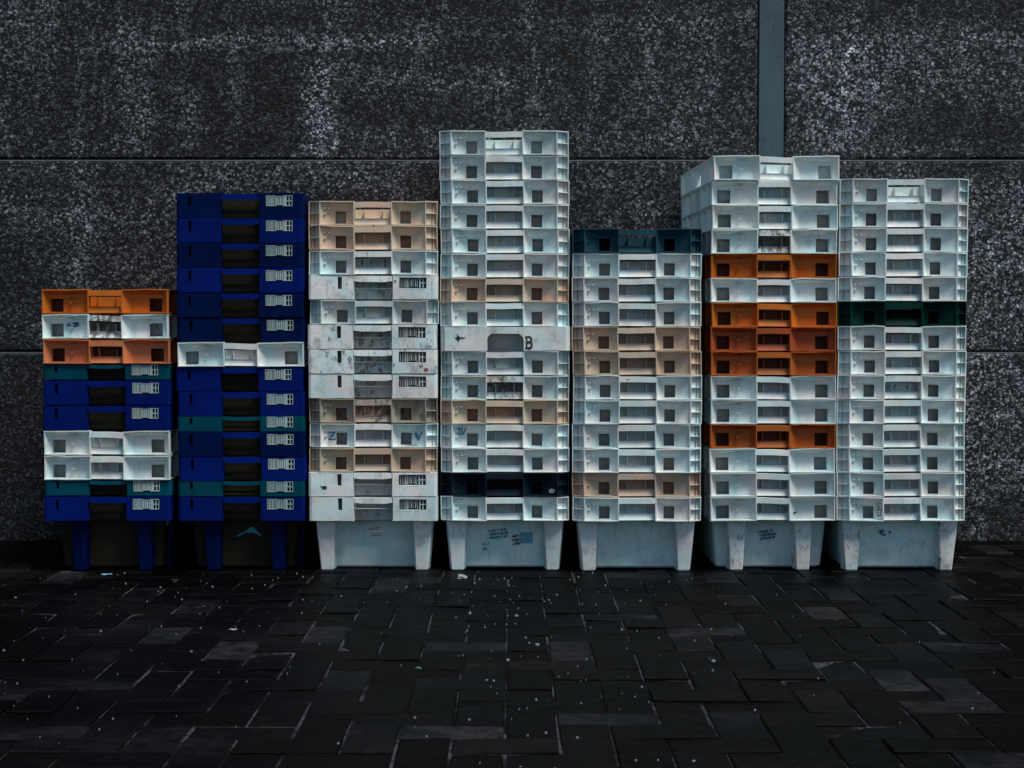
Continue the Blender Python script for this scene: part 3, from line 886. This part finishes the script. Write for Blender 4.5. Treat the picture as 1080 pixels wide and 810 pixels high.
# Z and V in marker
a = .0112
zl = [[(-.139, ZR+.046), (-.121, ZR+.046), (-.139, ZR+.024), (-.119, ZR+.025)], [(-.134, ZR+.036), (-.125, ZR+.035)]]
on_front(PC[(2, 9)], 'marker_letter', stroke_mesh(zl, .0046), M['ink_blue'], .0085, flip=False)
vl = [[(.128, ZR+.044), (.138, ZR+.022), (.150, ZR+.048)], [(.132, ZR+.046), (.140, ZR+.030)]]
on_front(PC[(2, 9)], 'marker_letter', stroke_mesh(vl, .0046), M['ink_blue'], .0085)
iv = [[(-.146, ZR+.060), (-.130, ZR+.062)], [(-.141, ZR+.060), (-.139, ZR+.044)], [(-.134, ZR+.060), (-.129, ZR+.044), (-.120, ZR+.062)], [(-.145, ZR+.045), (-.131, ZR+.044)]]
on_front(PC[(3, 12)], 'marker_letter', stroke_mesh(iv, .0034), M['ink_blue'], .0060)
# scribbles on the bottom tubs (front wall of the tub leans inwards towards the foot)
lean = math.atan2(.014, TUB)
def on_tub(c, name, mb, mat, label=None, flip=False, dep=.076):
    o = mark(name, mb, mat, c, 0, label)
    s = -1 if flip else 1
    o.rotation_euler = (lean*1.0, 0, math.pi if flip else 0)
    o.location = (0, s*(FY+dep-.0018), 0) if not flip else (0, D/2-dep+.0018, 0)
    return o
on_tub(PC[(3, 15)], 'marker_writing', stroke_mesh(scribble(-.022, .112, .066, .034, 3, 3)  , .0017), M['ink_blue'])
on_tub(PC[(3, 15)], 'marker_writing', stroke_mesh(scribble(.036, .092, .026, .036, 8, 3), .0022), M['ink_black'])
on_tub(PC[(3, 15)], 'sticker', stroke_mesh([[(.058, .098), (.076, .098)]], .030, .0003, seed=2), M['sticker'], 'small light blue sticker')
on_tub(PC[(3, 15)], 'marker_writing', stroke_mesh(scribble(-.060, .070, .020, .030, 13, 2), .0020), M['ink_black'])
on_tub(PC[(2, 12)], 'faded_print', stroke_mesh([[(-.022, .128), (.018, .131)], [(-.020, .124), (.012, .126)], [(-.012, .110), (.022, .112)], [(-.014, .104), (.020, .105)]], .0016), M['rust'])
on_tub(PC[(5, 14)], 'marker_writing', stroke_mesh(scribble(-.010, .108, .060, .032, 21, 3)  , .0024, jitter=.002), M['ink_blue'], flip=True)
on_tub(PC[(6, 13)], 'ink_blot', join(blot(-.048, .118, .013, .011, 9, spiky=.75), blot(-.022, .116, .008, .006, 10, .0005, spiky=.7), blot(-.040, .108, .009, .005, 12, .0006, spiky=.7)), M['ink_blue'])
sm = MB(); sp = [(-.028, .103), (-.012, .112), (.006, .121), (.020, .133), (.030, .131), (.040, .118), (.052, .106), (.046, .103), (.038, .110), (.030, .111), (.024, .116), (.016, .112), (.008, .116), (-.006, .110), (-.024, .101)]
sm.add([(x, -.0004, z) for x, z in sp]+[(x, -.00005, z) for x, z in sp], [tuple(range(15)), tuple(range(15, 30))]+[(k, (k+1) % 15, 15+(k+1) % 15, 15+k) for k in range(15)])
on_tub(PC[(1, 13)], 'paint_smear', sm, M['ink_teal'], 'turquoise paint smear on the dark tub', dep=.070)
# flake on the black crate, ticks and smudges elsewhere
on_front(PC[(3, 14)], 'paint_flake', blot(.147, ZR+.018, .013, .008, 41, .0009, spiky=.3), M['chip'], .0095)
on_front(PC[(6, 13)], 'marker_writing', stroke_mesh(scribble(-.070, ZR+.036, .016, .046, 44, 5), .0018), M['ink_black'], .0100)
on_front(PC[(5, 14)], 'marker_tick', stroke_mesh([[(.058, ZR+.019), (.074, ZR+.026)]], .005), M['ink_black'], .0120, flip=True)
on_front(PC[(2, 3)], 'ink_blot', blot(.068, ZR+.058, .004, .004, 51, .0009, spiky=.5), M['ink_black'], -.0006)
on_front(PC[(2, 6)], 'rust_spot', blot(.166, ZR+.014, .0085, .006, 52, .0009, spiky=.6), M['rust'], -.0006)
on_front(PC[(2, 11)], 'ink_blot', blot(-.150, ZR+.030, .014, .008, 53, .0009, spiky=.75), M['ink_black'], -.0006)
on_front(PC[(4, 6)], 'marker_tick', stroke_mesh([[(-.036, ZR+.064), (-.032, ZR+.061), (-.026, ZR+.066)]], .0016), M['ink_black'], .0003)
on_front(PC[(0, 1)], 'ink_blot', join(blot(-.094, ZR+.045, .016, .011, 61, .0009, spiky=.7), blot(-.118, ZR+.042, .008, .007, 62, .001, spiky=.7), blot(-.104, ZR+.036, .012, .004, 63, .0011, spiky=.7)), M['ink_blue'], .0215, flip=True)

# ------------------------------------------------------------------ wall
def bevel_panel(x0, x1, z0, z1, y, t, b=.006):
    mb = MB()
    fr = [(x0+b, y, z0+b), (x1-b, y, z0+b), (x1-b, y, z1-b), (x0+b, y, z1-b)]
    ed = [(x0, y+b, z0), (x1, y+b, z0), (x1, y+b, z1), (x0, y+b, z1)]
    bk = [(x0, y+t, z0), (x1, y+t, z0), (x1, y+t, z1), (x0, y+t, z1)]
    mb.add(fr+ed+bk, [(0, 1, 2, 3), (0, 1, 5, 4), (1, 2, 6, 5), (2, 3, 7, 6), (3, 0, 4, 7), (4, 5, 9, 8), (5, 6, 10, 9), (6, 7, 11, 10), (7, 4, 8, 11), (8, 9, 10, 11)])
    return mb.mesh('wall_panel')
wall = bpy.data.objects.new('concrete_wall', None); COL.objects.link(wall)
wall.location = (0, WALL_Y, 0)
wall['label'] = 'dark pebble finished concrete panel wall behind the stacked crates'; wall['category'] = 'wall'
xs0 = at(800.5, 80, WALL_Y).x; xs1 = at(827, 80, WALL_Y).x
zj1 = at(500, 371.5, WALL_Y).z; zj2 = at(500, 168.5, WALL_Y).z
gp = .0042
WL = -7.0; WR = 7.5
zt = zj2+(zj2-zj1)
cols = [(WL, -3.35), (-3.338, xs0-.004), (xs1+.004, 4.6), (4.612, WR)]
rows = [(-.05, zj1-gp), (zj1+gp, zj2-gp), (zj2+gp, zt-gp), (zt+gp, zt+.68)]
for x0, x1 in cols:
    for z0, z1 in rows:
        o = link('wall_panel', bevel_panel(x0, x1, z0, z1, 0, .14), M['wall'], wall)
mb = MB(); mb.hexa([(WL+.01, .013, -.05), (WR-.01, .013, -.05), (WR-.01, .135, -.05), (WL+.01, .135, -.05),
                    (WL+.01, .013, zt+.67), (WR-.01, .013, zt+.67), (WR-.01, .135, zt+.67), (WL+.01, .135, zt+.67)])
link('joint_filler', mb.mesh('joint_filler'), M['joint'], wall)
# thin drip edge along each horizontal joint
for zj in (zj1, zj2, zt):
    mb = MB(); f = lambda x, y, z: (x, y, z)
    for xa, xb in ((WL+.02, xs0-.01), (xs1+.01, WR-.02)):
        mb.hexa([(xa, .003, zj-.0040), (xb, .003, zj-.0040), (xb, .0125, zj-.0040), (xa, .0125, zj-.0040),
                 (xa, .005, zj+.0006), (xb, .005, zj+.0006), (xb, .0125, zj+.001), (xa, .0125, zj+.001)])
    link('joint_bead', mb.mesh('joint_bead'), M['bead'], wall)
mb = MB(); y0, y1 = .004, .0125
mb.hexa([(xs0, y0, -.04), (xs1, y0, -.04), (xs1, y1, -.04), (xs0, y1, -.04), (xs0, y0, zt+.66), (xs1, y0, zt+.66), (xs1, y1, zt+.66), (xs0, y1, zt+.66)])
mb.hexa([(xs0+.001, -.002, -.04), (xs0+.006, -.002, -.04), (xs0+.006, y0-.0003, -.04), (xs0+.001, y0-.0003, -.04), (xs0+.001, -.002, zt+.66), (xs0+.006, -.002, zt+.66), (xs0+.006, y0-.0003, zt+.66), (xs0+.001, y0-.0003, zt+.66)])
o = link('cover_strip', mb.mesh('cover_strip'), M['strip'], wall); o['label'] = 'blue grey steel strip over the upright joint'

# ------------------------------------------------------------------ paving
def paving():
    r = random.Random(5); verts = []; faces = []; tones = []
    U = .1; NX0, NX1, NY0, NY1 = -52, 52, 6, 58
    g = .0027; bv = .0026
    x_off, y_off = -.0126, -.02
    for i in range(NX0, NX1):
        for j in range(NY0, NY1):
            k = (i+j) % 4
            if k == 0: a0, a1, b0, b1 = i, i+2, j, j+1
            elif k == 2: a0, a1, b0, b1 = i, i+1, j, j+2
            else: continue
            x0, x1, y0, y1 = a0*U+x_off+g, a1*U+x_off-g, b0*U+y_off+g, b1*U+y_off-g
            if y1 > WALL_Y+.01: y1 = WALL_Y+.008
            if y1-y0 < .02: continue
            jx, jy = r.uniform(-.0008, .0008), r.uniform(-.0008, .0008)
            zc = r.gauss(-.0018, .0015); tx, ty = r.gauss(0, .016), r.gauss(0, .016)
            cx, cy = (x0+x1)/2, (y0+y1)/2
            zf = lambda x, y: min(.0012, zc+(x-cx)*tx+(y-cy)*ty)
            o = len(verts)
            for (dx, dz) in ((0, -.014), (0, -.0028), (bv, 0)):
                for (x, y) in ((x0+dx, y0+dx), (x1-dx, y0+dx), (x1-dx, y1-dx), (x0+dx, y1-dx)):
                    verts.append((x+jx, y+jy, zf(x, y)+dz if dz > -.01 else -.016))
            fs = [(o+8, o+9, o+10, o+11)]
            for q in (0, 4):
                for s in range(4):
                    t = (s+1) % 4; fs.append((o+q+s, o+q+t, o+q+4+t, o+q+4+s))
            tone = .0007+.0026*r.random()**1.8+(.010*r.random() if r.random() < .12 else 0)
            for _ in fs: tones.append(tone)
            faces += fs
    me = bpy.data.meshes.new('paving'); me.from_pydata(verts, [], faces)
    at_ = me.attributes.new('tone', 'FLOAT', 'FACE')
    at_.data.foreach_set('value', tones)
    me.materials.append(M['paver'])
    o = bpy.data.objects.new('paving', me); COL.objects.link(o); o['kind'] = 'structure'
    o['label'] = 'dark herringbone block paving'
    mb = MB(); mb.add([(-5.3, .5, -.0062), (5.3, .5, -.0062), (5.3, WALL_Y+.02, -.0062), (-5.3, WALL_Y+.02, -.0062)], [(0, 1, 2, 3)])
    b = link('joint_sand', mb.mesh('joint_sand'), M['bed']); b['kind'] = 'structure'
paving()
m, nt, b = new_mat('old_asphalt'); g = NT(nt); geo = g.n('ShaderNodeNewGeometry')
f = g.noise(geo.outputs['Position'], 40, 8, .7); f2 = g.noise(geo.outputs['Position'], .8, 4, .6)
c = g.mix(g.step(f, .3, .7), (.008, .009, .011), (.026, .027, .030)); c = g.mix(g.step(f2, .4, .6, 0, .5), c, (.016, .017, .02))
g.l(c, b.inputs['Base Color']); b.inputs['Roughness'].default_value = .9
mb = MB(); S = 60; mb.add([(-S, -S, -.02), (S, -S, -.02), (S, S, -.02), (-S, S, -.02)], [(0, 1, 2, 3)])
o = link('ground', mb.mesh('ground'), m); o['kind'] = 'structure'

# ------------------------------------------------------------------ litter
r = random.Random(23); mb = MB()
for k in range(300):
    x = r.uniform(-2.1, 2.1) if k > 215 else r.gauss(*r.choice([(-.15, .40), (-.05, .10), (-.9, .22), (.25, .12)]))
    y = 2.7+(5.0-2.7)*r.random()**.75
    s = r.choice([.0005, .0007, .0010, .0016]) * (1.9 if r.random() < .06 else 1)
    a0 = r.uniform(0, 6.28); n = r.randint(4, 6); ps = []
    for q in range(n):
        a = a0+6.283*q/n; w = s*r.uniform(.5, 1.5); ps.append((x+math.cos(a)*w*1.4, y+math.sin(a)*w))
    h0 = .0014; h1 = h0+s*r.uniform(.3, .8)
    mb.add([(p[0], p[1], h0-.003) for p in ps]+[(p[0], p[1], h1) for p in ps], [tuple(range(n)), tuple(range(n, 2*n))]+[(q, (q+1) % n, n+(q+1) % n, n+q) for q in range(n)])
o = link('litter_crumbs', mb.mesh('litter_crumbs'), M['chip']); o['kind'] = 'stuff'; o['label'] = 'pale crumbs of litter strewn over the paving'; o['category'] = 'litter'
def crumple(name, px, py, size, mat, label, cat, flat=.6, seed=1):
    p = at(px, py, FRONT); 
    # ground point for this picture position
    b = (405-SHY-py)/F; c, s = math.cos(PITCH), math.sin(PITCH)
    Y = CAM_H*(c+b*s)/(s-b*c) if False else None
    lo, hi = 1.0, 5.6
    for _ in range(50):
        mdl = (lo+hi)/2
        if at(px, py, mdl).z < 0: hi = mdl
        else: lo = mdl
    q = at(px, py, lo); r = random.Random(seed)
    bm = bmesh.new(); bmesh.ops.create_icosphere(bm, subdivisions=2, radius=1)
    for v in bm.verts:
        k = r.uniform(.5, 1.2); v.co = Vector((v.co.x*k*size, v.co.y*k*size*.7, max(-.2, v.co.z)*k*size*flat))
    zmin = min(v.co.z for v in bm.verts)
    for v in bm.verts: v.co.z -= zmin
    me = bpy.data.meshes.new(name); bm.to_mesh(me); bm.free(); me.materials.append(None)
    o = link(name, me, mat); o.location = (q.x, q.y, .0005); o['label'] = label; o['category'] = cat
crumple('crumpled_paper', 486.5, 610, .017, M['chip'], 'crumpled scrap of white paper on paving before the tallest stack', 'litter', .55, 1)
crumple('plastic_scrap', 441, 705.5, .0085, M['greenbit'], 'small green plastic scrap lying on the paving', 'litter', .4, 2)
crumple('plastic_scrap', 245.5, 664.5, .011, M['chip'], 'flat white scrap on the dark wet paving below the blue stack', 'litter', .25, 3)
crumple('plastic_scrap', 112, 606, .018, M['sticker'], 'pale blue scrap on paving at the foot of the far left stack', 'litter', .12, 4)

# ------------------------------------------------------------------ light
EL, AZ = R(64), R(48)       # sun up and to the right, behind the camera
to_sun = Vector((math.sin(AZ)*math.cos(EL), -math.cos(AZ)*math.cos(EL), math.sin(EL)))
W = bpy.data.worlds.new('World'); SC.world = W; W.use_nodes = True
nt = W.node_tree
for n in list(nt.nodes): nt.nodes.remove(n)
out = nt.nodes.new('ShaderNodeOutputWorld'); bg = nt.nodes.new('ShaderNodeBackground'); sky = nt.nodes.new('ShaderNodeTexSky')
sky.sky_type = 'NISHITA'; sky.sun_disc = False; sky.sun_elevation = EL
sky.sun_rotation = math.atan2(to_sun.x, to_sun.y)
sky.air_density = 1.0; sky.dust_density = 1.2; sky.ozone_density = 1.0
bg.inputs['Strength'].default_value = .055
nt.links.new(sky.outputs[0], bg.inputs[0]); nt.links.new(bg.outputs[0], out.inputs[0])
ld = bpy.data.lights.new('sun', 'SUN'); ld.energy = 2.6; ld.angle = R(20); ld.color = (1, .93, .85)
so = bpy.data.objects.new('sun', ld); COL.objects.link(so); so.location = (2, -2, 5)
so.rotation_euler = (-to_sun).to_track_quat('-Z', 'Y').to_euler()

# ------------------------------------------------------------------ camera
cd = bpy.data.cameras.new('camera'); cam = bpy.data.objects.new('camera', cd); COL.objects.link(cam)
cd.sensor_width = 36; cd.lens = 36*F/1080; cd.clip_end = 500; cd.clip_start = .05
cam.location = (0, 0, CAM_H); cam.rotation_euler = (R(90)-PITCH, 0, 0)
cd.shift_y = -SHY/1080
SC.camera = cam
SC.view_settings.view_transform = 'Standard'; SC.view_settings.look = 'None'
SC.view_settings.exposure = 0.62; SC.view_settings.gamma = 1.0
SC.view_settings.use_curve_mapping = False
